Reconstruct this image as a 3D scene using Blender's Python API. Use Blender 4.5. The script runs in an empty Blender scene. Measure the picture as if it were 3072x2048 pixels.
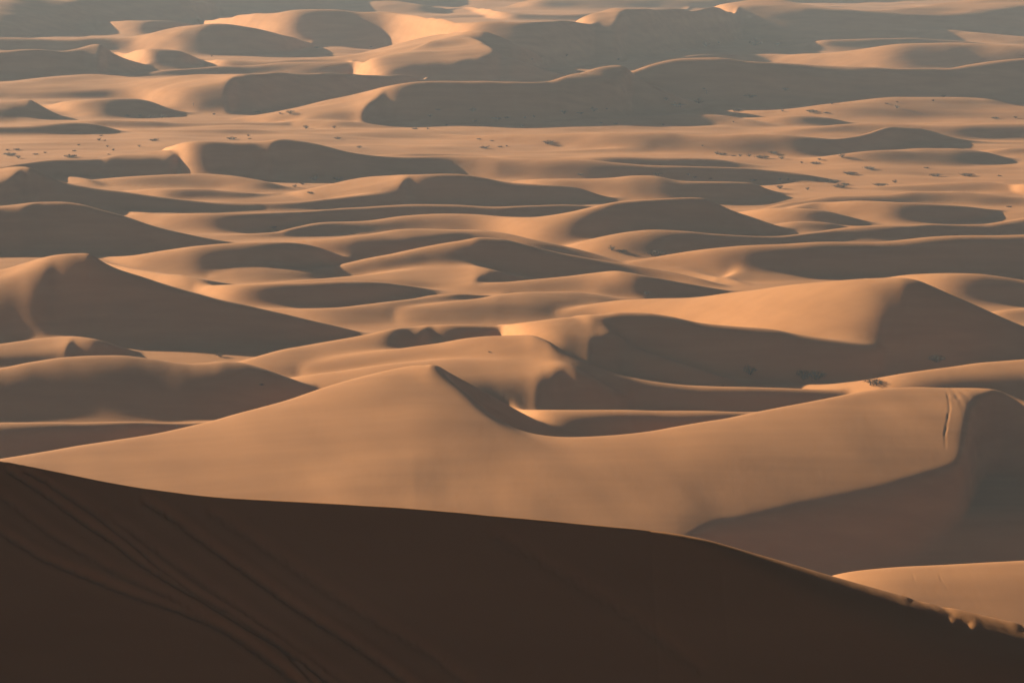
import bpy, math, random
import numpy as np

# ------------------------------------------------------------------ camera, sky, sun, exposure
scene = bpy.context.scene
COL = scene.collection
HC = 60.0                    # height of the lens above the inter-dune plain
FPX = 3072 * 100.0 / 36.0    # focal length in photo pixels (100 mm on 36 mm)
U0, VH = 1536.0, -392.0      # principal column, row of the horizon

cam_d = bpy.data.cameras.new("camera")
cam = bpy.data.objects.new("camera", cam_d)
COL.objects.link(cam)
scene.camera = cam
cam_d.sensor_width = 36.0
cam_d.lens = 100.0
cam_d.clip_start = 0.5
cam_d.clip_end = 20000.0
cam.location = (0, 0, HC)
cam.rotation_euler = (math.pi / 2, 0, 0)
cam_d.shift_y = -(1024.0 - VH) / 3072.0      # level camera with the lens shifted down (verticals stay true)

SUN_EL = math.radians(12.5)
SUN_AZ = math.radians(40)  # how far the sun stands beyond the left-hand side
SUN_DIR = (-math.cos(SUN_EL) * math.cos(SUN_AZ), math.cos(SUN_EL) * math.sin(SUN_AZ), math.sin(SUN_EL))

world = bpy.data.worlds.new("World")
scene.world = world
world.use_nodes = True
wn = world.node_tree
wn.nodes.clear()
sky = wn.nodes.new("ShaderNodeTexSky")
sky.sky_type = 'NISHITA'
sky.sun_disc = False
sky.sun_elevation = SUN_EL
sky.sun_rotation = math.atan2(SUN_DIR[0], SUN_DIR[1])
sky.air_density = 0.05
sky.dust_density = 0.2
sky.ozone_density = 0.5
bg = wn.nodes.new("ShaderNodeBackground")
bg.inputs[1].default_value = 0.05
wo = wn.nodes.new("ShaderNodeOutputWorld")
wn.links.new(sky.outputs[0], bg.inputs[0])
wn.links.new(bg.outputs[0], wo.inputs[0])

sun_d = bpy.data.lights.new("sun", 'SUN')
sun_d.energy = 5.0
sun_d.angle = math.radians(0.55)
sun_d.color = (1.0, 0.77, 0.54)
sun = bpy.data.objects.new("sun", sun_d)
COL.objects.link(sun)
from mathutils import Vector
sun.rotation_euler = Vector(SUN_DIR).to_track_quat('Z', 'Y').to_euler()
sun.location = (-200, 200, 200)

scene.view_settings.view_transform = 'Standard'
scene.view_settings.look = 'None'
scene.view_settings.exposure = 1.5
scene.view_settings.gamma = 1.0
scene.cycles.volume_bounces = 0
scene.cycles.max_bounces = 4
scene.cycles.diffuse_bounces = 1
scene.cycles.use_denoising = True

FAST = False

# ------------------------------------------------------------------ dunes
# Each dune is a loft along the line of sight: a foot on the plain, a brink where the
# steep lee begins and a rounded crest, each given its own distance and height.
# rows: (u, crest row, brink row, foot row [, mean slope])
DUNES = []
def D(rows, m=25, mm=None, ss=None, top=6, sharp=0.5, back=19, s=5, h0=0.0, pe=1.35, fs=0, drop=0, rs=0, tex=1.6, wl=0.45, tp=1):
    rr = []
    for r in rows:
        u, vc, vb, vf = r[:4]
        if mm: m = float(np.interp(u, [p[0] for p in mm], [p[1] for p in mm]))
        if ss: sharp = float(np.interp(u, [p[0] for p in ss], [p[1] for p in ss]))
        rr.append((u, vc, vb, vf, r[4] if len(r) > 4 else m, r[5] if len(r) > 5 else sharp))
    DUNES.append(dict(rows=np.array(rr, float), top=top, back=back, s=s, h0=h0, pe=pe, fs=fs, drop=drop, rs=rs, tex=tex, wl=wl, tp=tp))
def C(rows, foot, b=0, **k):
    """crest-only dune: rows (u, vc); foot rows interpolated from (u, vf)"""
    fu = [p[0] for p in foot]; fv = [p[1] for p in foot]
    D([(r[0], r[1], r[1] + (r[2] if len(r) > 2 else b), max(float(np.interp(r[0], fu, fv)), r[1] + 3)) for r in rows], **k)

# --- far rows
C([(1300,-50),(1700,-40),(2100,-30),(2500,-40),(2900,-50)],[(1300,0),(2100,14),(2900,0)], sharp=.4)
C([(150,-50),(400,-36),(560,-26),(750,-20),(900,-26),(1100,-34),(1400,-40)],[(150,30),(560,44),(900,40),(1400,10)], sharp=.6)
D([(-200,-14,60,120),(0,-14,50,120),(100,-16,38,112),(200,-16,20,104),(262,-16,0,98),(400,-14,-6,90),(560,-5,-2,80),(700,10,12,60)], m=14)
C([(560,34),(620,47),(700,44),(800,36),(900,30),(1000,29),(1090,36,2),(1180,37,3),(1270,42,2),(1330,52),(1390,64),(1500,61),(1600,59),(1700,60),(1800,72),(1900,100)],
  [(560,95),(700,120),(850,146),(1050,146),(1200,150),(1400,210),(1600,215),(1900,180)], sharp=.6, b=3)
C([(760,30),(850,21),(950,18),(1050,4),(1150,-4),(1250,6),(1310,18),(1390,22)], [(760,40),(1000,36),(1390,44)], sharp=.3, m=12)
C([(1400,20),(1460,8),(1520,33),(1600,38),(1700,40),(1780,34),(1850,24),(1950,21),(2070,22)], [(1400,60),(1800,62),(2070,60)], sharp=.5)
C([(1500,25),(1560,4),(1650,-6),(1900,-8),(2300,-6)], [(1500,33),(2300,33)], m=12)
D([(1640,92,93,190),(1665,84,85,192),(1740,55,87,194),(1800,32,83,192),(1850,22,72,188),(1868,24,50,184),(1885,25,30,180),(1950,21,22,172),(2070,22,22,150),(2150,20,20,140),(2300,24,24,120)], sharp=.8, s=3)
D([(2040,26,27,90),(2110,20,22,110),(2200,6,23,118),(2300,-4,24,120),(2400,8,28,122),(2500,22,34,122),(2620,26,38,120),(2750,20,47,118),(2850,8,45,116),(2960,-6,36,116),(3072,-12,20,114),(3300,-14,-2,110)], sharp=.7)
C([(2250,32),(2330,40),(2400,52),(2470,68),(2560,76),(2680,79),(2800,84),(2900,95),(3000,103),(3100,107),(3300,110)], [(2250,60),(2470,108),(3300,135)], b=2, sharp=.5)
C([(2360,140),(2400,128),(2450,119),(2600,116),(2750,113),(2850,117),(2950,124),(3050,140)], [(2360,148),(2600,148),(3050,145)], b=2, sharp=.2)
C([(1880,188),(1895,184),(1950,178),(2050,168),(2150,163),(2260,160),(2430,156),(2550,148),(2700,132),(2800,128),(2900,125),(3000,130),(3100,137),(3300,145)],
  [(1880,200),(2050,200),(2260,185),(2500,200),(2700,212),(3300,225)], b=4, sharp=.4)
# left far
C([(200,66),(300,60),(450,57),(520,60),(590,68),(660,84)], [(200,90),(450,108),(660,100)], b=1, sharp=.5)
D([(-200,110,111,148),(0,109,111,150),(200,113,114,150),(390,108,110,152),(450,99,109,160),(520,86,102,165),(590,75,84,170),(665,67,69,170),(760,78,78,168),(880,110,110,160),(980,138,138,150)], sharp=.6)
D([(-200,148,149,236),(0,149,151,236),(170,149,152,232),(240,138,153,228),(298,128,152,226),(316,136,142,225),(340,152,152,222),(400,180,180,218),(460,204,204,214)], sharp=.8, s=3)
D([(345,156,156,205),(390,143,145,205),(460,145,148,206),(530,149,151,206),(600,172,172,206),(640,190,190,200)], sharp=.6)
D([(560,160,161,205),(640,176,178,210),(740,183,185,212),(850,180,184,215),(950,172,186,215),(1050,160,188,218),(1150,140,190,228),(1230,120,190,236),(1310,104,180,240),(1360,97,140,240),(1400,91,98,240),(1440,87,88,240),(1500,105,106,240),(1600,150,150,235),(1680,190,190,220)], sharp=.6, s=3)
D([(1020,188,190,262),(1150,168,190,262),(1240,143,190,262),(1310,120,190,262),(1370,108,184,262),(1430,116,170,262),(1480,140,160,262),(1500,158,160,262),(1560,175,175,258),(1620,198,198,255),(1700,222,222,250),(1770,240,240,248)], sharp=.7, s=6)
C([(330,228),(450,213),(550,205),(650,197),(800,189),(900,186),(1000,186),(1100,190),(1175,192),(1280,205),(1340,222)], [(330,232),(700,222),(1340,238)], b=2, sharp=.4)
D([(-200,255,288,300),(0,246,287,300),(60,238,285,301),(150,230,282,302),(280,225,277,302),(350,228,275,302),(430,234,272,310),(500,231,270,325),(600,222,263,334),(680,219,250,336),(720,218,226,336),(780,217,218,330),(850,215,216,322),(1000,215,216,312),(1100,217,219,300),(1200,222,224,290),(1300,231,232,270),(1345,236,237,250)], sharp=.6, top=5)
C([(-300,312),(0,301),(50,297),(88,291),(110,302),(150,326),(212,356)], [(-300,372),(88,368),(212,360)], m=11, sharp=.3, s=3)
C([(120,318),(200,301),(300,293),(400,291),(440,295),(480,308),(520,322),(600,334)], [(120,340),(300,354),(600,340)], m=13, sharp=.1)
C([(170,360),(250,357),(400,358),(600,361),(800,360),(950,356),(1050,353),(1100,362)], [(170,370),(400,378),(700,380),(1100,372)], sharp=.3, m=18)
C([(-300,384),(0,376),(100,372),(180,364),(230,361),(290,366),(340,378),(400,400)], [(-300,400),(150,404),(400,405)], sharp=.2)
C([(320,376),(420,380),(560,382),(700,384),(850,390),(1000,400),(1176,412),(1300,418)], [(320,400),(560,404),(850,408),(1300,424)], sharp=.1, m=16)
C([(780,364),(900,354),(1000,354),(1100,365),(1180,376),(1260,386)], [(780,370),(1000,388),(1260,392)], sharp=.1, m=15)
# slope with the second tongue
D([(700,352,354,356),(800,335,348,366),(920,314,348,374),(1000,297,346,378),(1080,278,335,380),(1130,265,290,381),(1160,258,266,382),(1250,243,246,382),(1340,234,235,382),(1420,236,237,381),(1520,242,242,380),(1640,240,241,378),(1700,225,242,374),(1780,205,240,370),(1850,195,232,362),(1874,198,220,356),(1890,210,212,352),(1960,250,250,345),(2060,290,290,340),(2130,325,325,334)], sharp=.7, s=3)
D([(1080,310,330,360),(1130,300,338,368),(1180,310,340,370),(1208,328,340,372),(1250,345,346,376),(1335,376,376,380)], m=12, s=3)
D([(1870,215,216,330),(1950,190,191,328),(2050,176,177,326),(2150,174,175,326),(2250,183,185,325),(2350,182,190,322),(2450,187,197,320),(2560,198,206,318),(2700,207,208,316),(2810,206,208,312),(2900,192,200,310),(2980,180,188,308),(3072,171,174,306),(3300,160,162,300)], sharp=.4, tp=0)
C([(2470,290),(2500,282),(2560,271),(2650,259),(2750,252),(2850,249),(2950,252),(3072,262),(3300,280)], [(2470,300),(3300,300)], b=3, sharp=.15)
C([(2150,326),(2300,324),(2400,319),(2480,311),(2600,300),(2700,291),(2850,288),(2950,293),(3072,315),(3300,330)], [(2150,345),(2480,368),(2850,372),(3300,372)], m=8, sharp=.1, b=4)
C([(2100,345),(2300,345),(2400,342),(2480,345),(2560,362),(2650,375)], [(2100,350),(2350,383),(2650,380)], sharp=.1, m=18)
C([(1560,380),(1700,365),(1850,352),(2000,345),(2150,344),(2230,352),(2300,368),(2380,383)], [(1560,385),(2000,385),(2380,386)], m=6, sharp=.1)
C([(2300,392),(2450,383),(2550,373),(2700,369),(2850,368),(3000,363),(3072,361),(3300,357)], [(2300,398),(2550,402),(2800,415),(3300,425)], sharp=.4, b=3)
C([(1250,400),(1450,397),(1600,396),(1750,393),(1900,387),(1990,385),(2060,392),(2200,396),(2330,396),(2400,402),(2500,410),(2600,400),(2680,382),(2750,383),(2800,392),(2850,410),(2930,420),(3072,423),(3300,426)],
  [(1250,404),(1600,432),(1900,455),(2100,462),(2450,478),(2700,450),(3000,436),(3300,440)], b=2, sharp=.3)
C([(1500,448),(1700,440),(1850,435),(1950,444),(2010,456)], [(1500,456),(1850,460),(2010,462)], m=10, sharp=.1)
C([(2380,480),(2480,470),(2600,455),(2700,442),(2780,436),(2850,436),(2950,446),(3000,460),(3072,480)], [(2380,490),(2600,505),(2850,505),(3072,490)], m=9, sharp=.1)
C([(2850,440),(2950,444),(3030,443),(3072,446),(3300,450)], [(2850,470),(3300,468)], sharp=.5)
C([(1100,470),(1160,455),(1280,452),(1400,455),(1520,462),(1600,465),(1700,464),(1780,461),(1880,463),(2000,468),(2150,472),(2260,488),(2350,500)], [(1100,474),(1400,468),(1800,500),(2100,502),(2350,503)], sharp=.4)
# middle band
D([(440,462,462,520),(475,444,445,530),(500,432,433,538),(550,422,422,542),(620,420,421,546),(700,424,425,546),(760,426,430,546),(810,421,431,546),(845,414,417,546),(880,416,416,546),(960,429,429,546),(1050,451,451,542),(1110,459,459,538),(1200,463,463,532),(1340,459,460,530),(1420,463,466,535),(1500,468,478,540),(1600,470,482,545),(1750,478,490,552),(1850,490,498,554),(2000,500,503,554),(2176,501,504,552),(2300,505,508,550),(2450,522,523,552),(2540,542,542,552)], sharp=.7, s=3)
D([(-300,498,504,560),(0,492,499,560),(75,484,489,548),(150,481,486,542),(300,480,484,537),(330,472,484,536),(400,456,484,536),(450,449,482,536),(500,447,476,536),(525,455,470,536),(538,467,469,535),(570,485,485,534),(620,505,505,531),(670,522,522,529)], sharp=.7, s=3)
D([(-400,545,600,650),(-200,522,575,648),(0,500,548,645),(40,495,530,644),(75,496,506,643),(110,508,508,642),(140,523,523,642),(180,539,539,641),(250,552,552,640),(350,567,567,638),(450,582,582,637),(550,592,592,636),(650,602,602,635),(750,612,612,632),(850,622,622,629)], sharp=.85)
C([(140,528),(200,526),(250,532),(300,548),(330,560)], [(140,540),(330,566)], b=2)
C([(230,545),(350,533),(450,526),(550,521),(600,520),(680,524),(750,535),(800,546),(850,560),(900,576)], [(230,548),(350,562),(450,568),(600,570),(750,580),(900,582)], sharp=.1, m=12)
C([(370,578),(420,566),(500,560),(600,562),(700,571),(850,582)], [(370,584),(500,598),(700,600),(850,594)], sharp=.1, m=19)
C([(450,590),(550,594),(650,600),(760,604),(880,600),(980,590),(1080,582),(1180,578),(1300,590),(1400,606)], [(450,600),(650,628),(850,630),(1050,622),(1400,610)], sharp=.1, m=21)
D([(850,583,586,600),(900,572,590,602),(1000,551,595,606),(1060,538,590,610),(1120,530,580,612),(1200,527,560,614),(1235,526,532,616),(1290,523,523,616),(1370,521,521,616),(1440,527,527,616),(1520,541,541,616),(1600,546,548,616),(1700,550,551,614),(1740,556,558,612),(1800,576,577,609),(1890,597,597,604)], sharp=.5, s=3)
C([(1050,565),(1130,552),(1200,548),(1250,554),(1300,560),(1350,575),(1400,600)], [(1050,600),(1250,612),(1400,614)], sharp=.1, s=3, m=14)
C([(1500,560),(1560,537),(1650,533),(1750,532),(1830,528),(1900,523),(1960,526),(2050,545),(2150,545),(2250,547),(2330,577),(2400,584)], [(1500,570),(1700,585),(1900,600),(2100,605),(2250,600),(2400,588)], sharp=.2, m=19)
C([(350,638),(500,635),(700,633),(900,627),(1000,621),(1100,614),(1176,609),(1250,606),(1350,606),(1400,608),(1500,616),(1600,614),(1690,610),(1780,617),(1850,628)], [(350,650),(500,675),(700,692),(850,690),(1000,662),(1200,655),(1500,652),(1850,632)], b=6, sharp=.15)
C([(-300,575),(-50,578),(0,584),(60,600),(100,612)], [(-300,640),(100,640)], sharp=.4)
D([(-300,640,652,765),(-100,620,634,768),(0,611,621,770),(60,604,617,770),(127,596,597,770),(180,595,595,770),(230,600,600,770),(300,619,619,770),(365,638,638,768),(450,666,666,765),(550,689,689,755),(650,711,711,745),(700,722,722,738),(740,729,729,734)], sharp=.85, s=4, m=27)
C([(650,700),(750,694),(830,688),(860,676),(950,659),(1020,654),(1090,653),(1200,647),(1400,642),(1500,645),(1590,648),(1660,641),(1720,631),(1780,618),(1850,604),(1950,597),(2050,594),(2105,595),(2140,607),(2200,636),(2260,655),(2340,684),(2410,703)],
  [(650,706),(860,704),(1000,692),(1300,690),(1500,710),(1600,735),(1750,745),(1900,740),(2110,725),(2410,708)], b=6, ss=[(650,.2),(1500,.2),(1800,.4),(2100,.8),(2410,.9)], s=4, mm=[(650,14),(1300,15),(1500,17),(1700,24),(2410,28)])
# right of the mid peak
C([(2220,640),(2300,618),(2400,595),(2500,580),(2640,580),(2750,573),(2850,573),(2950,580),(3072,592),(3300,600)], [(2220,650),(2500,640),(2800,625),(3300,630)], m=9, sharp=.2)
C([(2540,560),(2700,548),(2850,540),(2950,537),(3000,540),(3072,560),(3150,580)], [(2540,570),(2850,578),(3150,585)], m=9, sharp=.2)
C([(2960,545),(3000,537),(3072,543),(3300,552)], [(2960,560),(3072,590),(3300,600)], sharp=.6)
C([(2470,598),(2530,592),(2600,589),(2660,592),(2700,600)], [(2470,601),(2600,605),(2700,603)], sharp=.7)
C([(2260,640),(2350,622),(2450,600),(2550,601),(2700,602),(2850,610),(2950,622),(3040,638)], [(2260,650),(2450,650),(2700,675),(2900,672),(3040,645)], sharp=.2, m=18)
C([(2180,640),(2260,627),(2350,622),(2450,625),(2540,640),(2600,655),(2660,674)], [(2180,650),(2300,668),(2450,680),(2660,680)], b=2, sharp=.3, m=21)
C([(2280,690),(2330,672),(2400,666),(2480,669),(2550,682),(2600,690)], [(2280,708),(2450,712),(2600,698)], m=8, sharp=.1)
C([(1680,745),(1750,722),(1830,706),(1900,695),(1960,690),(2050,694),(2150,706),(2250,712),(2320,713),(2410,704),(2500,692),(2600,681),(2700,673),(2800,668),(2880,669),(2950,668),(3000,660),(3072,647),(3300,620)],
  [(1680,760),(1850,782),(2000,785),(2200,760),(2350,745),(2500,732),(2700,735),(2900,718),(3300,715)], sharp=.15, b=4, mm=[(1700,10),(2300,17),(3300,17)])
C([(2840,698),(2880,684),(2910,677),(2935,684),(2950,697)], [(2840,700),(2910,712),(2950,700)], sharp=.8, s=2)
D([(1780,792,793,800),(1850,782,784,802),(1950,768,772,806),(2050,755,762,815),(2150,745,752,828),(2250,736,745,836),(2350,729,738,840),(2480,722,730,842),(2600,724,732,842),(2700,719,732,842),(2800,711,724,842),(2900,705,717,842),(3000,701,712,842),(3072,697,706,842),(3300,690,700,842)], sharp=.5, m=28)
C([(2100,852),(2160,830),(2200,812),(2250,793),(2300,784),(2370,782),(2415,788),(2480,810),(2545,834)], [(2100,856),(2350,862),(2545,850)], m=6, sharp=.1)
C([(2560,836),(2650,823),(2750,815),(2850,812),(2930,813),(3000,820),(3072,832),(3300,860)], [(2560,860),(2800,915),(2950,924),(3300,930)], b=3, sharp=.3)
C([(2900,935),(2960,925),(3072,914),(3300,900)], [(2900,980),(3300,985)], m=8, sharp=.1)
# left middle
C([(280,772),(400,763),(500,750),(600,737),(700,730),(790,727),(850,728),(900,732),(950,741),(1020,761),(1072,782)], [(280,778),(400,806),(600,832),(800,836),(1000,812),(1072,788)], b=4, sharp=.1, m=20)
D([(680,729,731,740),(780,725,729,752),(900,718,725,770),(1000,711,722,780),(1100,699,714,785),(1200,688,712,785),(1300,686,706,780),(1425,688,698,775),(1500,698,704,780),(1600,720,724,790),(1750,750,753,795),(1875,779,781,805),(2000,796,798,815),(2100,811,813,832),(2196,830,832,856),(2271,856,857,866),(2330,866,866,870)], sharp=.4)
C([(900,812),(1000,795),(1100,775),(1200,757),(1300,737),(1400,717),(1437,708),(1500,710),(1560,722),(1650,742),(1750,762),(1850,780),(1950,797),(2050,815),(2150,843),(2215,870)], [(900,816),(1000,834),(1200,845),(1400,848),(1600,848),(1900,848),(2215,876)], ss=[(900,.2),(1300,.3),(1450,.8),(2215,.9)], b=3, mm=[(900,15),(1300,20),(1450,28),(2215,28)])
C([(610,832),(660,812),(720,801),(790,798),(850,801),(920,805),(1000,800),(1060,810)], [(610,848),(800,856),(1060,850)], m=7, sharp=.1)
D([(700,852,854,866),(850,842,850,870),(1000,829,850,872),(1150,811,846,874),(1250,797,845,876),(1350,788,842,878),(1420,789,835,880),(1450,794,815,880),(1480,800,806,878),(1520,810,811,874),(1570,828,828,866),(1620,842,842,858)], sharp=.4, mm=[(700,11),(1380,13),(1480,26),(1620,26)])
D([(570,870,873,878),(600,853,868,892),(700,850,858,915),(800,846,852,924),(900,841,847,926),(1000,838,848,925),(1100,843,853,920),(1200,853,863,908),(1300,872,878,890),(1360,884,886,890)], sharp=.6)
C([(285,778),(320,787),(400,797),(500,812),(600,830),(660,842),(720,856)], [(285,800),(450,850),(600,880),(720,880)], b=2, sharp=.4)
D([(-400,840,866,1030),(-200,822,848,1034),(0,805,828,1038),(75,786,800,1044),(130,771,779,1048),(175,763,765,1050),(220,760,761,1052),(262,759,760,1052),(285,769,769,1052),(310,786,786,1052),(350,805,805,1052),(425,827,827,1052),(500,850,850,1050),(585,872,872,1048),(650,890,890,1046),(750,912,912,1042),(850,935,935,1038),(950,960,960,1030),(1050,985,985,1018),(1110,1002,1002,1008)], ss=[(-400,0),(100,0),(190,.85),(1100,.9)], s=4, top=5, mm=[(-400,19),(60,20),(220,27),(1100,27)])
C([(1180,860),(1300,853),(1400,850),(1500,844),(1600,832),(1700,820),(1800,807),(1850,803),(1885,808),(1950,822),(2050,842),(2150,861),(2221,873),(2300,884)], [(1180,865),(1400,885),(1600,905),(1800,915),(2000,915),(2221,885),(2300,890)], sharp=.3, s=3, mm=[(1200,12),(1800,14),(1880,26),(2300,26)])
C([(700,916),(850,918),(1000,916),(1100,907),(1200,895),(1300,880),(1390,875),(1430,876),(1500,882),(1540,893)], [(700,930),(1000,990),(1200,985),(1400,930),(1540,900)], mm=[(700,7),(1350,7),(1400,24),(1540,24)], sharp=.5, s=3)
C([(1100,935),(1250,915),(1350,902),(1440,892),(1500,880),(1600,872),(1700,872),(1780,880),(1870,893),(1950,898),(2000,897)], [(1100,990),(1300,990),(1600,985),(2000,935)], m=6, sharp=.1)
# big shaded dune on the right
D([(1600,955,956,962),(1700,928,934,964),(1800,908,914,975),(1896,898,906,1000),(2046,892,905,1040),(2196,877,893,1080),(2346,857,874,1120),(2496,841,854,1150),(2620,829,838,1165),(2700,826,832,1168),(2745,832,835,1168),(2790,850,851,1168),(2846,877,878,1165),(2946,920,920,1150),(3051,967,967,1135),(3200,1020,1020,1120)], ss=[(1700,.2),(2400,.3),(2720,.45),(3200,.8)], wl=.3, mm=[(1700,13),(2050,16),(2400,20),(2700,24),(3200,26)])
D([(1640,985,986,1162),(1700,952,955,1162),(1765,943,945,1162),(1810,939,940,1162),(1860,934,934,1162),(1925,936,936,1162),(2000,945,945,1162),(2100,965,965,1162),(2200,974,976,1162),(2321,984,990,1162),(2396,999,1004,1162),(2461,1009,1012,1162),(2600,1025,1026,1162),(2750,1070,1070,1162)], sharp=.5, m=27)
C([(2000,955),(2100,952),(2200,954),(2321,968),(2396,988),(2461,1004),(2560,1010)], [(2000,980),(2300,1010),(2560,1020)], m=8, sharp=.1)
D([(1430,982,983,1030),(1500,972,980,1110),(1600,961,987,1170),(1700,950,1002,1190),(1765,947,1008,1190),(1800,960,1006,1190),(1835,984,1004,1190),(1860,1005,1010,1190),(1900,1034,1035,1190),(2000,1072,1072,1190),(2100,1104,1104,1190),(2170,1128,1128,1190),(2250,1150,1150,1190)], sharp=.75, m=23, s=6)
# hook dune
D([(640,1098,1102,1120),(700,1086,1100,1135),(850,1050,1090,1150),(1000,1026,1075,1155),(1100,1007,1060,1160),(1200,985,1045,1165),(1250,979,1030,1090),(1280,976,990,1090),(1300,975,977,1090),(1350,974,974,1090),(1450,976,976,1090),(1550,982,982,1090),(1650,996,996,1090),(1750,1012,1012,1090),(1850,1040,1040,1120),(1950,1070,1070,1120),(2060,1120,1120,1140)], sharp=.6, s=3, mm=[(640,12),(1240,14),(1310,27),(2060,27)])
C([(800,1108),(1000,1068),(1100,1053),(1200,1041),(1300,1028),(1400,1012),(1500,1005),(1590,1004),(1640,1020),(1700,1060),(1780,1095),(1860,1121),(1950,1139),(2050,1150),(2170,1158),(2300,1160),(2500,1165),(2700,1180),(2850,1200)],
  [(800,1140),(1000,1170),(1300,1200),(1600,1225),(1750,1235),(2000,1242),(2400,1244),(2850,1240)], sharp=.2, b=2, mm=[(800,11),(1300,13),(1600,20),(1700,24),(2850,20)])
D([(1990,1074,1075,1172),(2060,1096,1098,1172),(2150,1121,1125,1172),(2250,1143,1148,1172),(2350,1152,1156,1172),(2450,1152,1157,1211),(2550,1143,1152,1250),(2700,1122,1138,1290),(2850,1100,1122,1290),(2950,1086,1112,1290),(3072,1076,1104,1290),(3300,1060,1090,1290)], sharp=.2, mm=[(1990,22),(2300,15),(2600,17),(3300,20)])
D([(800,1140,1150,1180),(1000,1112,1150,1220),(1200,1088,1140,1240),(1400,1075,1130,1246),(1500,1076,1125,1248),(1600,1080,1125,1250),(1650,1084,1110,1250),(1700,1092,1094,1250),(1750,1112,1112,1250),(1850,1168,1168,1250),(1950,1215,1215,1248)], sharp=.4, s=4, mm=[(800,12),(1400,17),(1640,22),(1700,27),(1950,27)])
D([(1520,1222,1226,1260),(1600,1226,1240,1310),(1800,1229,1246,1325),(2100,1229,1247,1325),(2310,1229,1246,1310),(2500,1232,1240,1290)], sharp=.4, m=27)
# lower left
D([(-300,1045,1080,1110),(0,1030,1075,1105),(100,1020,1070,1100),(200,1012,1050,1098),(222,1010,1020,1098),(270,1011,1012,1098),(325,1023,1023,1098),(375,1041,1041,1096),(420,1067,1067,1090)], sharp=.7, s=3, mm=[(-300,12),(210,13),(270,27),(420,27)])
C([(-300,1120),(0,1098),(100,1080),(200,1069),(350,1066),(450,1074),(525,1085),(575,1088),(625,1086),(665,1083),(710,1087),(775,1102),(850,1127),(950,1165),(1000,1190)],
  [(-300,1290),(0,1285),(300,1285),(600,1278),(800,1250),(1000,1210)], sharp=.3, b=6, mm=[(-300,16),(300,13),(600,12),(1000,16)])
C([(-300,1268),(0,1267),(300,1264),(450,1261),(550,1261),(650,1256),(750,1250)], [(-300,1400),(0,1395),(250,1370),(500,1320),(750,1270)], b=12, sharp=.1, m=19)
# great sunlit dune
D([(1285,1096,1097,1396),(1310,1094,1096,1396),(1345,1112,1113,1390),(1380,1132,1133,1385),(1450,1172,1172,1368),(1525,1216,1216,1352),(1600,1257,1257,1335),(1680,1291,1291,1325),(1750,1312,1312,1320)], sharp=.95, m=28, s=2, tp=0)
D([(-300,1430,1640,1540),(-100,1395,1640,1560),(0,1376,1640,1570),(200,1342,1640,1590),(350,1318,1640,1605),(500,1285,1640,1625),(650,1250,1640,1640),(800,1210,1640,1660),(950,1167,1640,1680),(1100,1125,1640,1705),(1200,1099,1640,1720),(1245,1091,1640,1725),(1280,1089,1640,1730),(1310,1102,1640,1730),(1350,1133,1640,1735),(1400,1176,1640,1735),(1450,1219,1640,1735),(1500,1256,1640,1735),(1600,1296,1640,1735),(1700,1306,1640,1735),(1800,1302,1640,1735),(1900,1293,1640,1735),(2020,1277,1620,1735),(2146,1260,1560,1735),(2246,1240,1535,1735),(2400,1210,1500,1735),(2600,1171,1460,1735),(2700,1160,1440,1735),(2800,1155,1412,1735),(2850,1155,1400,1735),(2890,1155,1380,1735),(2915,1155,1300,1735),(2925,1155,1200,1735),(2960,1156,1180,1735),(2996,1160,1162,1735),(3072,1190,1190,1735),(3300,1290,1290,1735)], ss=[(1900,.05),(2500,.25),(2800,.6),(2880,1)], pe=1.1, m=6.5, top=6.5, s=14, back=26, fs=30, drop=7, rs=130, tex=1.5, wl=.12)
C([(2380,1775),(2440,1740),(2560,1710),(2700,1697),(2850,1690),(3072,1677),(3300,1665)], [(2380,2400),(2480,2520),(2700,2560),(3300,2560)], m=14, top=7, sharp=.2, b=230, h0=-5, back=28)


def pchip(x, y, xq):
    h = np.diff(x); dl = np.diff(y) / h
    n = len(x); d = np.zeros(n)
    for i in range(1, n - 1):
        if dl[i-1] * dl[i] > 0:
            w1 = 2*h[i] + h[i-1]; w2 = h[i] + 2*h[i-1]
            d[i] = (w1 + w2) / (w1/dl[i-1] + w2/dl[i])
    d[0] = dl[0]; d[-1] = dl[-1]
    k = np.clip(np.searchsorted(x, xq) - 1, 0, n - 2)
    t = np.clip((xq - x[k]) / h[k], 0, 1)
    return ((2*t**3-3*t**2+1)*y[k] + (t**3-2*t**2+t)*h[k]*d[k] + (-2*t**3+3*t**2)*y[k+1] + (t**3-t**2)*h[k]*d[k+1])

def gsm(a, sig):
    r = int(3*sig)
    if r < 1: return a
    w = np.exp(-0.5*(np.arange(-r, r+1)/sig)**2); w /= w.sum()
    return np.convolve(np.pad(a, r, mode='edge'), w, mode='valid')

# columns (bearing) and rows (distance)
cu = np.concatenate([np.arange(-2600, -300, 24), np.arange(-300, -30, 8), np.arange(-30, 3102, 3 if not FAST else 5),
                     np.arange(3102, 3400, 8), np.arange(3400, 5600, 24)]).astype(float)
dd = [160.0]
while dd[-1] < 1530:
    dd.append(dd[-1] + (0.10 + 0.00042*dd[-1]) * (1.0 if not FAST else 1.8))
dist = np.array(dd)
TANX = (cu - U0) / FPX

def hermite(t, z0, z1, m0, m1):
    return (2*t**3-3*t**2+1)*z0 + (t**3-2*t**2+t)*m0 + (-2*t**3+3*t**2)*z1 + (t**3-t**2)*m1

def smax(a, b, k):
    h = np.clip(0.5 + 0.5*(a-b)/k, 0, 1)
    return b + (a-b)*h + k*h*(1-h)

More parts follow.
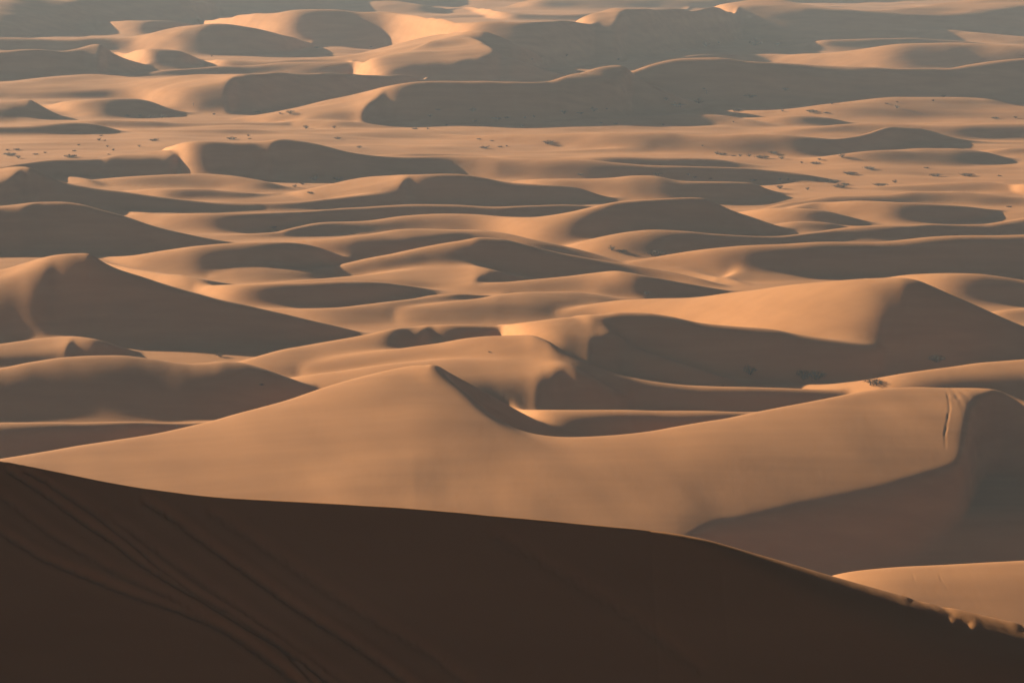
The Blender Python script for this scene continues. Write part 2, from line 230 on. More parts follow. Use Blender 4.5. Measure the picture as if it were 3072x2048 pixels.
def value_noise(x, y, seed):
    rs = np.random.RandomState(seed); T = rs.rand(256, 256)
    xi = np.floor(x).astype(int); yi = np.floor(y).astype(int)
    fx = x - xi; fy = y - yi
    fx = fx*fx*fx*(fx*(fx*6-15)+10); fy = fy*fy*fy*(fy*(fy*6-15)+10)
    g = lambda i, j: T[i & 255, j & 255]
    return (g(xi,yi)*(1-fx)+g(xi+1,yi)*fx)*(1-fy) + (g(xi,yi+1)*(1-fx)+g(xi+1,yi+1)*fx)*fy - 0.5

def rails(dn):
    R = dn['rows']
    ug = np.arange(R[0,0], R[-1,0]+1, 1.0)
    raw = [pchip(R[:,0], R[:,j], ug) for j in range(1, 6)]
    wide = min(28.0, (ug[-1]-ug[0])/14.0)
    if not dn['fs'] and dn['tp']:
        tl = min(70.0, 0.22*(ug[-1]-ug[0])); e = np.ones_like(ug)
        if R[0,0] > -100: e = np.minimum(e, np.clip((ug-ug[0])/tl, 0, 1))
        if R[-1,0] < 3150: e = np.minimum(e, np.clip((ug[-1]-ug)/tl, 0, 1))
        e = e*e*(3-2*e)
        raw[2] = raw[0] + 1.0 + (raw[2]-raw[0]-1.0)*e
        raw[1] = raw[0] + (raw[1]-raw[0])*e
    if dn['rs']: wide = dn['rs']*0.6
    q = [gsm(raw[0], dn['s']), gsm(raw[1], dn['s']), gsm(raw[2], wide), gsm(raw[3], wide), gsm(raw[4], 8)]
    # plan position of the crest: smooth line, whatever the height does
    kf_ = (np.maximum(q[2], q[0]+.5)-VH)/FPX; kc_ = (q[0]-VH)/FPX; tm_ = np.tan(np.radians(q[3]))
    kb_ = (np.clip(q[1], q[0], np.maximum(q[2], q[0]+.5) if not dn['fs'] else 9999)-VH)/FPX
    df_ = (HC-dn['h0'])/kf_
    tf_ = (HC-dn['h0']-df_*kb_)/(kb_+tm_)                 # foot -> brink up the face
    db_ = df_ + tf_; zb_ = dn['h0'] + tf_*tm_; tp_ = math.tan(math.radians(dn['top']))
    tc_ = np.maximum((HC-zb_) - db_*kc_, 0)/(kc_+tp_)      # brink -> crest over the gentle top
    dc_ = gsm(db_ + tc_, wide)
    q.append(dc_)
    zc_ = HC - dc_*kc_
    q.append(gsm(zc_, dn['rs'] or wide*1.8) - zc_)
    inside = (cu >= R[0,0]) & (cu <= R[-1,0])
    left_open = R[0,0] <= -100; right_open = R[-1,0] >= 3150
    q = [np.interp(cu, ug, a) for a in q]
    ok = inside.copy()
    if left_open: ok |= cu < R[0,0]
    if right_open: ok |= cu > R[-1,0]
    vc, vb, vf, m, sh, dcs, dzs = q
    vf = np.maximum(vf, vc + 0.5); vb = np.clip(vb, vc, vf if not dn['fs'] else 9999)
    kf = (vf-VH)/FPX; kc = (vc-VH)/FPX; kb = (vb-VH)/FPX
    df = (HC - dn['h0'])/kf
    tm = np.tan(np.radians(m))
    t = (HC - dn['h0'] - df*kc)/(kc + tm)
    dc = np.minimum(dcs, (HC-dn['h0']-0.02)/kc); zc = HC - dc*kc
    t = np.maximum(dc - df, 0.5); df = dc - t
    tt = np.tan(np.radians(dn['top']))
    tb = (dc*kb - (HC - zc))/(tt + kb)          # crest -> brink towards the camera
    tb = np.clip(tb, 0, np.maximum((zc - dn['h0'])*0.85/tt, 0.01))
    db = dc - tb; zb = zc - tb*tt
    df = db - np.maximum(zb - dn['h0'], 0.05)/tm
    return ok, df, db, dc, zb, zc, sh, dzs

def build(dist, base):
    Z = base
    for dn in DUNES:
        ok, df, db, dc, zb, zc, sh, dzs = rails(dn)
        if dn.get('only') and not ok.any(): continue
        ci = np.where(ok)[0]
        if len(ci) == 0: continue
        tbk = math.tan(math.radians(dn['back']))
        floor = min(-1.2, dn['h0']-1.2, -dn['drop']-1)
        dmin = (df - 8 - 2*dn['drop'])[ci].min(); dmax = (dc + (zc-floor)/tbk*2.0 + 12)[ci].max()
        r0 = np.searchsorted(dist, dmin); r1 = np.searchsorted(dist, dmax)
        if r1 - r0 < 2: continue
        y = dist[r0:r1][:, None]
        f, b, c, b_z, c_z, s = [a[ci][None, :] for a in (df, db, dc, zb, zc, sh)]
        # face: brink -> foot
        Lf = np.maximum(b - f, 0.05) * 1.12
        if dn['fs']: Lf = (b_z + dn['drop'])/math.tan(math.radians(dn['fs']))
        t = np.clip((b - y)/Lf, 0, 1)
        zf0 = floor + 0*b_z
        cosp = 0.5*(1+np.cos(np.pi*t)); linp = (1-t)**dn['pe']
        P = (1-s)*cosp + s*linp
        low = dn['h0'] + np.minimum(-0.5, -0.12*(b_z-dn['h0']))
        if dn['fs']: low = -dn['drop'] + 0*b_z
        zface = low + (b_z - low)*P
        # top: brink -> crest
        Lt = np.maximum(c - b, 1e-3)
        t2 = np.clip((y - b)/Lt, 0, 1)
        ztop = b_z + (c_z - b_z)*(1-(1-t2)**dn['tex'])
        # back
        H = c_z - floor
        Lb = H/tbk*1.35
        t3 = np.clip((y - c)/np.maximum(Lb, 0.1), 0, 1)
        zback = floor + H*(0.3*0.5*(1+np.cos(np.pi*t3)) + 0.7*(1-t3)**1.25)
        z = np.where(y < b, zface, np.where(y < c, ztop, zback))
        dz = dzs[ci][None, :]
        w = np.clip(np.abs(y - c)/np.maximum(dn['wl']*(c - f), 1.0), 0, 1); w = w*w*(3-2*w)
        w = w*np.clip((z - low)/np.maximum(c_z - low, .1)*2.5, 0, 1)
        z = z + dz*w
        z = np.where(t >= 1, low, z)
        k = np.clip(0.12*c_z, 0.15, 0.9)
        sub = Z[r0:r1][:, ci]
        Z[r0:r1, ci[0]:ci[-1]+1] = np.where(z > floor+0.1, smax(z, sub, k), sub) if len(ci) == ci[-1]-ci[0]+1 else Z[r0:r1, ci[0]:ci[-1]+1]
    return Z

def blur_rows(Z, dist, sig_m):
    """Gaussian along the distance axis, about sig_m metres"""
    out = Z.copy()
    step = np.gradient(dist)
    n = np.clip((sig_m(dist)/step)**2/ (2*0.25), 0, 60)
    it = int(n.max())
    for i in range(it):
        w = np.clip(n - i, 0, 1)[1:-1, None]*0.25
        out[1:-1] += w*(out[:-2] - 2*out[1:-1] + out[2:])
    return out

def blur_cols(Z, sig):
    r = int(3*sig+1); w = np.exp(-0.5*(np.arange(-r, r+1)/sig)**2); w /= w.sum()
    P = np.pad(Z, ((0,0),(r,r)), mode='edge'); o = np.zeros_like(Z)
    for i, wi in enumerate(w): o += wi*P[:, i:i+Z.shape[1]]
    return o

def project(X, Y, Z):
    Yc = np.maximum(Y, 1.0)
    return U0 + FPX*X/Yc, VH + FPX*(HC - Z)/Yc

def seg_dist(U, V, poly, sv):
    best = np.full(U.shape, 1e9)
    for (x0, y0), (x1, y1) in zip(poly[:-1], poly[1:]):
        dx, dy = x1-x0, (y1-y0)*sv
        l2 = dx*dx + dy*dy + 1e-9
        t = np.clip(((U-x0)*dx + (V-y0)*sv*dy)/l2, 0, 1)
        best = np.minimum(best, np.hypot(U-x0-t*dx, (V-y0)*sv - t*dy))
    return best

def groove(X, Y, Z, poly, w, depth, dmin, dmax, wob=0.0, fade=1.0):
    """press a trail of width w (photo pixels) into the sand along poly"""
    r0, r1 = np.searchsorted(Y[:, 0], dmin), np.searchsorted(Y[:, 0], dmax)
    U, V = project(X[r0:r1], Y[r0:r1], Z[r0:r1])
    q = seg_dist(U, V, poly, 1.0)/w
    f = -np.exp(-q**2*1.2) + 0.10*np.exp(-(q-1.9)**2*1.6)
    if wob: f = f*(0.6 + wob*2*(value_noise(U/14.0, V/14.0, 77)+0.3))
    ends = np.minimum(np.hypot(U-poly[0][0], V-poly[0][1]), np.hypot(U-poly[-1][0], V-poly[-1][1]))
    Z[r0:r1] += depth*f*np.clip(ends/fade, 0, 1)

X = dist[:, None]*TANX[None, :]; Y = np.repeat(dist[:, None], len(cu), 1)
base = 0.9*value_noise(X/60+7.3, Y/75+1.7, 3) + 0.35*value_noise(X/22+1.1, Y/30, 4)
base = np.minimum(base, 0.3)
_t = np.clip((268 - Y)/26, 0, 1); base = base - 6.5*_t*_t*(3-2*_t)
Z = build(dist, base)
Z = blur_rows(Z, dist, lambda d: 0.35 + 0.0021*d)
Z = blur_cols(Z, 2.2)
# low wind-laid swells lying across the whole field
def swell(x, y, sx, sy, seed):
    n = value_noise(x/sx + y/(sy*7.0), y/sy + 0.35*value_noise(x/sx*0.7, y/sy*0.5, seed+1), seed)
    return n
_far = np.clip((Y-300)/60, 0, 1)
Z += _far*(0.75*swell(X, Y, 26, 13, 51) + 0.30*swell(X, Y, 11, 6, 53))*np.clip(0.5 + Y/900, 0, 1.4)
Z += (1-_far)*0.34*swell(X, Y, 9, 11, 57)
for poly, w, dep in [
    ([(2838,1160),(2846,1200),(2848,1225),(2840,1275),(2835,1300),(2836,1350)], 4, .10),
    ([(2838,1152),(2862,1175),(2880,1205),(2897,1240)], 7, .11), ([(2855,1160),(2892,1180),(2918,1205)], 6, .09), ([(2830,1160),(2850,1195),(2890,1220)], 5, .08),
    ([(2735,1690),(2738,1720),(2752,1762)], 3, .045), ([(2845,1690),(2815,1706),(2822,1735),(2850,1775)], 3, .045),
    ([(1380,1150),(1440,1200),(1540,1255),(1640,1290)], 5, .22), ([(1660,1278),(1700,1290),(1760,1304)], 4, .2)]:
    groove(X, Y, Z, poly, w, dep*.25, 165, 330, 1.0, 70.0)
Z += 0.05*value_noise(X/3.0+Y/9.0, Y/26.0, 11) * np.clip(1.3 - Y/900, 0.3, 1)

def grid_mesh(name, X, Y, Z, mat):
    nr, nc = X.shape
    me = bpy.data.meshes.new(name)
    me.vertices.add(nr*nc)
    co = np.stack([X, Y, Z], -1).reshape(-1).astype(np.float32)
    me.vertices.foreach_set('co', co)
    i = np.arange(nr*nc).reshape(nr, nc)
    q = np.stack([i[:-1,:-1], i[:-1,1:], i[1:,1:], i[1:,:-1]], -1).reshape(-1, 4)
    nf = len(q)
    me.loops.add(nf*4); me.polygons.add(nf)
    me.loops.foreach_set('vertex_index', q.reshape(-1).astype(np.int32))
    me.polygons.foreach_set('loop_start', (np.arange(nf)*4).astype(np.int32))
    me.polygons.foreach_set('use_smooth', np.ones(nf, bool))
    me.update()
    me.materials.append(mat)
    o = bpy.data.objects.new(name, me)
    COL.objects.link(o)
    o['kind'] = 'structure'
    return o

# ------------------------------------------------------------------ sand
def sand_material():
    m = bpy.data.materials.new('wind_blown_sand'); m.use_nodes = True
    nt = m.node_tree; N = nt.nodes; L = nt.links
    b = N['Principled BSDF']
    b.inputs['Roughness'].default_value = 0.95
    b.inputs['Specular IOR Level'].default_value = 0.1
    tc = N.new('ShaderNodeNewGeometry')
    mp = N.new('ShaderNodeMapping'); mp.inputs['Scale'].default_value = (0.05, 0.012, 0.3)
    mp.inputs['Rotation'].default_value = (0, 0, math.radians(25))
    L.new(tc.outputs['Position'], mp.inputs['Vector'])
    n1 = N.new('ShaderNodeTexNoise'); n1.inputs['Scale'].default_value = 1.0; n1.inputs['Detail'].default_value = 5
    L.new(mp.outputs[0], n1.inputs['Vector'])
    r = N.new('ShaderNodeValToRGB')
    r.color_ramp.elements[0].position = 0.3; r.color_ramp.elements[0].color = (0.43, 0.206, 0.076, 1)
    r.color_ramp.elements[1].position = 0.7; r.color_ramp.elements[1].color = (0.52, 0.262, 0.106, 1)
    L.new(n1.outputs['Fac'], r.inputs[0])
    mp2 = N.new('ShaderNodeMapping'); mp2.inputs['Scale'].default_value = (0.05, 0.33, 0.5); mp2.inputs['Rotation'].default_value = (0, 0, math.radians(-14))
    L.new(tc.outputs['Position'], mp2.inputs['Vector'])
    n2 = N.new('ShaderNodeTexNoise'); n2.inputs['Scale'].default_value = 1.0; n2.inputs['Detail'].default_value = 6
    L.new(mp2.outputs[0], n2.inputs['Vector'])
    mx = N.new('ShaderNodeMix'); mx.data_type = 'RGBA'; mx.blend_type = 'MULTIPLY'; mx.inputs['Factor'].default_value = 1.0
    r2 = N.new('ShaderNodeValToRGB')
    r2.color_ramp.elements[0].position = 0.35; r2.color_ramp.elements[0].color = (0.90, 0.89, 0.88, 1)
    r2.color_ramp.elements[1].position = 0.65; r2.color_ramp.elements[1].color = (1.0, 1.0, 1.0, 1)
    L.new(n2.outputs['Fac'], r2.inputs[0])
    L.new(r.outputs[0], mx.inputs['A']); L.new(r2.outputs[0], mx.inputs['B'])
    L.new(mx.outputs['Result'], b.inputs['Base Color'])
    # wind ripples and small drifts
    n3 = N.new('ShaderNodeTexNoise'); n3.inputs['Scale'].default_value = 1.6; n3.inputs['Detail'].default_value = 8; n3.inputs['Roughness'].default_value = 0.6
    mp3 = N.new('ShaderNodeMapping'); mp3.inputs['Scale'].default_value = (1.0, 0.35, 1.0); mp3.inputs['Rotation'].default_value = (0, 0, math.radians(20))
    L.new(tc.outputs['Position'], mp3.inputs['Vector']); L.new(mp3.outputs[0], n3.inputs['Vector'])
    bp = N.new('ShaderNodeBump'); bp.inputs['Strength'].default_value = 0.22; bp.inputs['Distance'].default_value = 0.06
    L.new(n3.outputs['Fac'], bp.inputs['Height']); L.new(bp.outputs[0], b.inputs['Normal'])
    return m
SAND = sand_material()
grid_mesh('sand_dunes', X, Y, Z, SAND)

# ---------------- foreground dune: a high ridge 110 m from the lens
FG = np.array([  # u, crest row, face slope deg, crest softness (m)
 (-900,1300,26,.5),(-300,1335,26,.5),(0,1376,26,.4),(100,1396,26,.4),(250,1427,27,.4),(380,1452,27,.4),(600,1480,28,.4),(720,1489,28,.4),(900,1498,28,.4),
 (1176,1515,28,.4),(1400,1533,28,.4),(1620,1553,28,.4),(1896,1578,28,.5),(2046,1594,28,.8),(2150,1611,27,1.2),(2300,1650,26,1.8),
 (2450,1688,26,2.4),(2560,1715,26,2.8),(2700,1750,26,3.2),(2850,1787,26,3.2),(3000,1822,26,3.2),(3072,1838,26,3.2),(3400,1900,26,3.2),(4200,2000,26,3)], float)
fcu = np.concatenate([np.arange(-12000, -2600, 200), np.arange(-2600, -60, 20), np.arange(-60, 3132, 3 if not FAST else 8), np.arange(3132, 5600, 20), np.arange(5600, 15000, 200)]).astype(float)
fd = np.concatenate([np.arange(-60, 56, 3), np.arange(56, 76, 0.05 if not FAST else 0.2), np.arange(76, 165, 0.6)])
def foreground():
    uu = np.arange(-12000, 15001, 1.0)
    vc = gsm(np.interp(uu, FG[:,0], FG[:,1]), 55); sl = gsm(np.interp(uu, FG[:,0], FG[:,2]), 25); so = gsm(np.interp(uu, FG[:,0], FG[:,3]), 25)
    # lateral position is set by the crest distance so the sheet stays a plain x-y grid
    DC = 70.0
    xs = (fcu - U0)/FPX*DC
    vcx = np.interp(fcu, uu, vc); slx = np.tan(np.radians(np.interp(fcu, uu, sl))); sox = np.interp(fcu, uu, so)
    dc = DC + 0*xs
    zc = HC - dc*(vcx-VH)/FPX
    Yg = np.repeat(fd[:, None], len(xs), 1); Xg = np.repeat(xs[None, :], len(fd), 0)
    s = Yg - dc[None, :]
    flat = np.interp(xs/DC*FPX+U0, [0, 1950, 2150, 2450, 2800, 3300], [0, 0.0, 0.6, 2.1, 3.3, 3.5])
    q = s + flat[None, :]
    kq = 0.12 + 0.34*flat[None, :]
    hq = np.clip(0.5 - 0.5*q/kq, 0, 1)
    front = slx[None, :]*(q*hq - kq*hq*(1-hq)) + 0.04*np.minimum(s, 0)
    backs = -s*0.55
    k = sox[None, :]*0.35
    h = np.clip(0.5 + 0.5*(front-backs)/k, 0, 1)
    ridge = zc[None, :] + (front*(1-h) + backs*h) - k*h*(1-h) + 0.0*k
    ridge = np.maximum(ridge, -1.5)
    # the dune the photographer stands on
    own = 0*Yg - 4.0
    return Xg, Yg, ridge, own
FX, FY, FZr, own = foreground()
FZ = smax(FZr, own, 3.0)
FZ += 0.03*value_noise(FX/1.2+FY/3, FY/4, 21)
_s = np.clip(66 - FY, 0, 14); FZ += 0.010*_s**2*np.clip(-FX/7 + 0.1, 0, 1.0)
for poly, w, dep, wob in [
    ([(30,1408),(110,1460),(250,1560),(340,1620),(430,1690),(520,1745),(610,1795),(750,1880),(900,1970),(1010,2060)], 10, .10, .3),
    ([(75,1408),(150,1447),(280,1535),(400,1628),(470,1690),(600,1780),(700,1835),(830,1925),(960,2060)], 8, .08, .3),
    ([(0,1590),(130,1670),(250,1720),(400,1780),(540,1825),(680,1890),(830,1990),(930,2060)], 12, .08, .3),
    ([(440,1500),(520,1550),(640,1640),(740,1710),(900,1825),(1050,1920),(1250,2060)], 13, .09, .3),
    ([(0,1480),(160,1600),(330,1700),(560,1810),(760,1930),(900,2060)], 14, .05, .3),
    ([(170,1460),(380,1580),(600,1740),(820,1890),(1060,2060)], 14, .045, .3),
    ([(640,1535),(800,1640),(1000,1780),(1300,1960),(1420,2060)], 18, .05, .3),
    ([(1490,1605),(1600,1660),(1900,1850),(2100,2000)], 22, .04, .3),
    ([(2725,1752),(2745,1790),(2790,1815),(2840,1850)], 17, .03, 0),
    ([(2790,1766),(2810,1800),(2850,1835),(2900,1870)], 15, .03, 0),
    ([(3045,1818),(3060,1850),(3075,1880)], 15, .025, 0)]:
    groove(FX, FY, FZ, poly, w, dep, 56, 76, wob)
grid_mesh('foreground_dune', FX, FY, FZ, SAND)

# ---------------- far sand beyond the traced field, out to the horizon
fy = 1526 * (12000/1526.0)**(np.linspace(0, 1, 420)**1.3)
fxn = np.concatenate([np.linspace(-0.9, -0.25, 30), np.linspace(-0.24, 0.24, 340), np.linspace(0.25, 0.9, 30)])
GX = fy[:, None]*fxn[None, :]; GY = np.repeat(fy[:, None], 400, 1)
_n1 = value_noise(GX/150+GY/900, GY/110, 31); _n2 = value_noise(GX/60, GY/70, 32)
GZ = 17*(0.5-np.abs(_n1*1.6))*np.clip(0.6+_n2, 0, 1.2) + 3*_n2
GZ = np.maximum(GZ, -1)
GZ *= np.clip((GY-1526)/60, 0, 1); GZ -= 0.6
grid_mesh('far_dunes', GX, GY, GZ, SAND)
bx = np.linspace(-12000, 12000, 30)
BX, BY = np.meshgrid(bx, bx)
grid_mesh('desert_ground', BX, BY, 0*BX - 9.0, SAND)

# ------------------------------------------------------------------ desert shrubs
def leaf_material():
    m = bpy.data.materials.new('dry_leaves'); m.use_nodes = True
    nt = m.node_tree; b = nt.nodes['Principled BSDF']
    b.inputs['Roughness'].default_value = 0.8
    n = nt.nodes.new('ShaderNodeTexNoise'); n.inputs['Scale'].default_value = 9.0
    tc = nt.nodes.new('ShaderNodeTexCoord'); nt.links.new(tc.outputs['Object'], n.inputs['Vector'])
    r = nt.nodes.new('ShaderNodeValToRGB')
    r.color_ramp.elements[0].color = (0.045, 0.038, 0.026, 1); r.color_ramp.elements[1].color = (0.115, 0.092, 0.060, 1)
    nt.links.new(n.outputs['Fac'], r.inputs[0]); nt.links.new(r.outputs[0], b.inputs['Base Color'])
    return m
def wood_material():
    m = bpy.data.materials.new('dry_wood'); m.use_nodes = True
    b = m.node_tree.nodes['Principled BSDF']; b.inputs['Roughness'].default_value = 0.9
    n = m.node_tree.nodes.new('ShaderNodeTexNoise'); n.inputs['Scale'].default_value = 20
    r = m.node_tree.nodes.new('ShaderNodeValToRGB')
    r.color_ramp.elements[0].color = (0.05, 0.035, 0.022, 1); r.color_ramp.elements[1].color = (0.12, 0.085, 0.055, 1)
    m.node_tree.links.new(n.outputs['Fac'], r.inputs[0]); m.node_tree.links.new(r.outputs[0], b.inputs['Base Color'])
    return m
LEAF, WOOD = leaf_material(), wood_material()

def stick(v, f, a, b, r0, r1, n=5):
    a, b = np.array(a, float), np.array(b, float); d = b - a; d /= np.linalg.norm(d) + 1e-9
    s = np.cross(d, (0.3, 0.1, 0.9)); s /= np.linalg.norm(s) + 1e-9; t = np.cross(d, s)
    k = len(v)
    for c, r in ((a, r0), (b, r1)):
        for i in range(n):
            an = 2*math.pi*i/n
            v.append(tuple(c + r*(math.cos(an)*s + math.sin(an)*t)))
    for i in range(n):
        j = (i+1) % n; f.append((k+i, k+j, k+n+j, k+n+i))
    f.append(tuple(range(k+n, k+2*n)))

def shrub_mesh(kind, seed):
    """unit-width shrub: kind = dome, upright, low, heap"""
    R = random.Random(seed)
    H = dict(dome=0.55, upright=1.5, low=0.24, heap=0.26)[kind]
    tips, v, f = [], [], []
    nst = dict(dome=15, upright=9, low=14, heap=20)[kind]
    for i in range(nst):
        a = 2*math.pi*(i + R.random()*.8)/nst
        rr = 0.5*math.sqrt(R.random())*(0.55 if kind == 'upright' else 1.0)
        h = H*(1 - 1.6*rr*rr)*R.uniform(0.65, 1.0)
        base = (0.10*rr*math.cos(a), 0.10*rr*math.sin(a), -0.06)
        if kind in ('low', 'heap'): base = (rr*math.cos(a)*.6, rr*math.sin(a)*.6, -0.05)
        mid = (rr*.55*math.cos(a+.2), rr*.55*math.sin(a+.2), h*.55)
        tip = (rr*math.cos(a), rr*math.sin(a), h)
        stick(v, f, base, mid, .022, .015); stick(v, f, mid, tip, .015, .006)
        tips += [tip, mid]
        for k in range(2):
            q = tuple(tip[j]+R.uniform(-.12, .12) for j in range(2)) + (tip[2]+R.uniform(-.06, .1)*H,)
            stick(v, f, mid, q, .009, .004, 4); tips.append(q)
    wv, wf = v, f
    v, f = [], []
    nl = dict(dome=420, upright=260, low=420, heap=240)[kind]
    for i in range(nl):
        t = R.choice(tips); s = 0.10 if kind != 'upright' else 0.09
        c = np.array([t[0]+R.gauss(0, s*.75), t[1]+R.gauss(0, s*.75), max(0.01, t[2]+R.gauss(0, s*.55)*min(1, H*2))])
        L = R.uniform(.022, .05); a, b_ = R.uniform(0, 6.28), R.uniform(-1.1, 1.1)
        d = np.array([math.cos(a)*math.cos(b_), math.sin(a)*math.cos(b_), math.sin(b_)]); s_ = np.cross(d, (R.random(), R.random(), R.random()+.2)); s_ /= np.linalg.norm(s_)+1e-9
        k = len(v)
        for p in (c-d*L, c+s_*L*.5, c+d*L, c-s_*L*.5): v.append(tuple(p))
        f.append((k, k+1, k+2, k+3))
    lm = bpy.data.meshes.new('foliage'); lm.from_pydata(v, [], f); lm.update(); lm.materials.append(LEAF)
    wm = bpy.data.meshes.new('stems'); wm.from_pydata(wv, [], wf); wm.update(); wm.materials.append(WOOD)
    return wm, lm
PROTO = {}
for ki, kind in enumerate(('dome', 'upright', 'low', 'heap')):
    PROTO[kind] = [shrub_mesh(kind, 100+10*ki+j) for j in range(3)]

def hit(u, v):
    """point of the dune sheet seen at photo pixel (u, v)"""
    c = int(np.clip(np.searchsorted(cu, u), 0, len(cu)-1))
    V = VH + FPX*(HC - Z[:, c])/dist
    run = np.minimum.accumulate(V)
    vis = V <= run + 1e-6
    k = np.where(vis & (V <= v))[0]
    r = k[0] if len(k) else len(dist)-2
    d = dist[r]
    return (u-U0)/FPX*d, d, Z[r, c]

# (zone, [(u, v, width in photo pixels, kind)])
d_, u_, l_, h_ = 'dome', 'upright', 'low', 'heap'
ZONES = [
 ('on the bare sand flat at the left edge', [(22,452,9,d_),(50,450,15,l_),(55,475,15,d_),(30,467,32,l_),(107,464,14,l_),(135,460,9,d_),(212,472,30,l_),(223,454,12,l_),(236,437,8,d_),(298,422,12,d_),(303,408,10,l_),(315,423,6,d_),(322,441,8,d_),(326,464,9,l_),(340,452,9,d_),(418,441,10,d_),(462,423,24,l_)]),
 ('above the long shaded double-topped dune', [(695,418,26,l_),(745,409,9,d_),(749,417,10,l_),(1013,417,20,l_),(1078,444,13,d_)]),
 ('on the pale flat left of the far shaded crescent', [(382,349,14,l_),(420,348,11,l_),(452,352,6,d_),(488,352,14,d_),(580,320,5,u_),(642,345,9,d_),(775,338,14,l_),(840,343,9,d_),(870,341,19,d_),(918,386,16,d_),(1003,385,12,d_)]),
 ('beneath the farthest shaded ridges', [(635,170,6,d_),(950,144,11,l_),(1113,143,6,d_),(1595,184,9,d_),(1700,169,8,d_),(1852,180,14,l_)]),
 ('on the shaded slope above the lit strip', [(1245,388,16,l_),(1290,352,13,d_),(1283,388,9,d_),(1315,333,14,l_),(1340,376,10,l_),(1420,336,17,d_),(1425,365,12,l_),(1490,360,26,l_),(1520,357,18,l_),(1568,380,11,d_),(1575,356,9,d_),(1602,353,8,d_),(1692,343,20,d_),(1740,343,18,l_),(1780,336,20,d_),(1820,330,8,d_)]),
 ('at the foot of the farthest ridges', [(2117,140,20,d_),(2155,132,9,d_),(2265,137,30,d_),(2332,136,14,d_)]),
 ('by the far pale dune foot, right of centre', [(1998,301,14,d_),(2030,319,36,l_),(2095,311,22,d_),(2112,270,8,d_),(2120,283,7,u_),(2210,333,28,l_),(2250,294,32,l_),(2347,335,9,d_),(2357,274,16,d_),(2435,336,26,l_),(2478,340,14,l_),(2495,313,10,d_),(2660,312,10,l_),(2690,325,13,d_),(2692,308,7,d_),(2800,304,9,d_),(2830,291,14,l_)]),
 ('on the lit strip below the long far shadow', [(1803,370,9,l_),(1848,373,13,l_),(1988,376,7,d_),(2200,368,6,d_),(2985,356,18,l_),(3047,355,10,d_)]),
 ('in the pale hollow among the middle dunes', [(1435,418,11,l_),(1475,423,9,l_),(1452,445,24,l_),(1467,440,5,d_),(1500,442,13,l_),(1520,440,7,d_),(1645,430,30,l_),(2107,440,6,d_),(2151,463,14,d_),(2165,465,24,l_),(2200,469,13,l_),(2220,470,11,d_),(2247,470,14,d_),(2285,475,34,l_),(2318,461,22,l_),(2345,477,15,d_),(2405,490,9,d_),(2458,480,12,d_),(2446,492,24,l_),(2525,472,19,d_)]),
 ('on the sand flat behind the broad sunlit dunes', [(1740,526,16,l_),(1972,524,24,l_),(2065,526,9,d_),(2085,533,12,l_),(2132,537,10,l_),(2260,543,18,l_),(2340,541,10,d_),(2365,540,8,d_),(2340,566,20,d_),(2423,570,13,d_),(2500,549,34,l_),(2520,563,36,l_),(2536,555,22,l_),(2550,524,34,l_),(2607,507,28,l_),(2640,558,34,l_),(2685,549,14,d_),(2780,505,14,l_),(2808,529,30,l_),(2900,528,34,l_),(2998,529,12,l_),(3028,622,14,l_)]),
 ('at the end of the wide shaded dune face', [(885,562,13,d_),(908,554,15,d_),(930,580,16,l_),(945,541,24,d_),(1015,544,28,d_)]),
 ('on the pale floor below the middle peak', [(820,686,18,l_),(1835,750,20,d_),(1866,756,24,l_),(1968,768,52,h_)]),
 ('in the trough before the large shaded dune', [(1940,886,16,d_),(2167,1159,9,l_),(2250,1125,38,d_),(2410,1139,40,d_),(2450,1139,44,d_),(2810,1086,36,d_),(2626,1152,54,h_)]),
 ('behind the humped dune at the left', [(660,1070,22,d_),(785,1155,13,l_),(530,1281,9,l_),(1468,1057,8,l_)]),
]
ORD = ['first','second','third','fourth','fifth','sixth','seventh','eighth','ninth','tenth','eleventh','twelfth','thirteenth','fourteenth','fifteenth','sixteenth','seventeenth','eighteenth','nineteenth','twentieth']
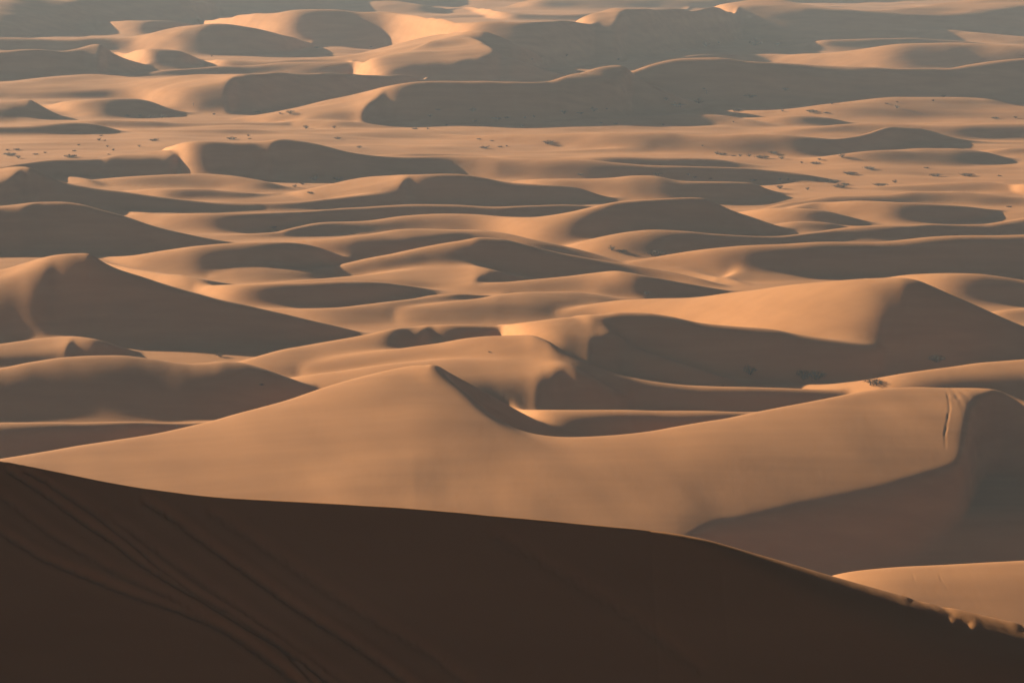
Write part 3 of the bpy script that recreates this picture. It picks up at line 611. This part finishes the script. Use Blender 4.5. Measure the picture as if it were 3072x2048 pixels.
LOOK = dict(dome='rounded dark shrub', upright='thin upright shrub', low='low flat shrub', heap='heap of dry brush')
rs = random.Random(5)
for zone, items in ZONES:
    byk = {}
    for it in sorted(items): byk.setdefault(it[3], []).append(it)
    for kind, lst in byk.items():
        for n, (u, v, w, k) in enumerate(lst):
            x, y, z = hit(u, v)
            width = max(w*y/FPX, 0.25)*1.15
            root = bpy.data.objects.new('desert_shrub' if kind != 'heap' else 'dry_brush', None)
            COL.objects.link(root)
            root.location = (x, y, z - 0.02*width); root.rotation_euler = (0, 0, rs.uniform(0, 6.28))
            root.scale = (width, width, width)
            root['category'] = 'shrub'
            if len(lst) == 1: lab = '%s %s, alone there' % (LOOK[kind], zone)
            else: lab = '%s %s, %s from left' % (LOOK[kind], zone, ORD[n])
            root['label'] = lab
            root['group'] = 'shrubs scattered between the dunes'
            wm, lm = rs.choice(PROTO[kind])
            for nm, me in (('stems', wm), ('foliage', lm)):
                o = bpy.data.objects.new(nm, me); o.parent = root; COL.objects.link(o)


# ------------------------------------------------------------------ haze
def haze():
    x0, x1, y0, y1, z0, z1 = -2600, 2600, -150, 3500, -12, 75
    me = bpy.data.meshes.new('haze')
    v = [(x, y, z) for x in (x0, x1) for y in (y0, y1) for z in (z0, z1)]
    f = [(0,1,3,2),(4,6,7,5),(0,4,5,1),(2,3,7,6),(0,2,6,4),(1,5,7,3)]
    me.from_pydata(v, [], f); me.update()
    m = bpy.data.materials.new('desert_air'); m.use_nodes = True
    nt = m.node_tree; nt.nodes.clear()
    o = nt.nodes.new('ShaderNodeOutputMaterial'); p = nt.nodes.new('ShaderNodeVolumePrincipled')
    p.inputs['Density'].default_value = HAZE
    p.inputs['Color'].default_value = (0.63, 0.80, 0.96, 1)
    p.inputs['Anisotropy'].default_value = 0.0
    nt.links.new(p.outputs[0], o.inputs['Volume'])
    me.materials.append(m)
    ob = bpy.data.objects.new('haze', me); COL.objects.link(ob)
    ob['kind'] = 'stuff'
HAZE = 0.00027
haze()
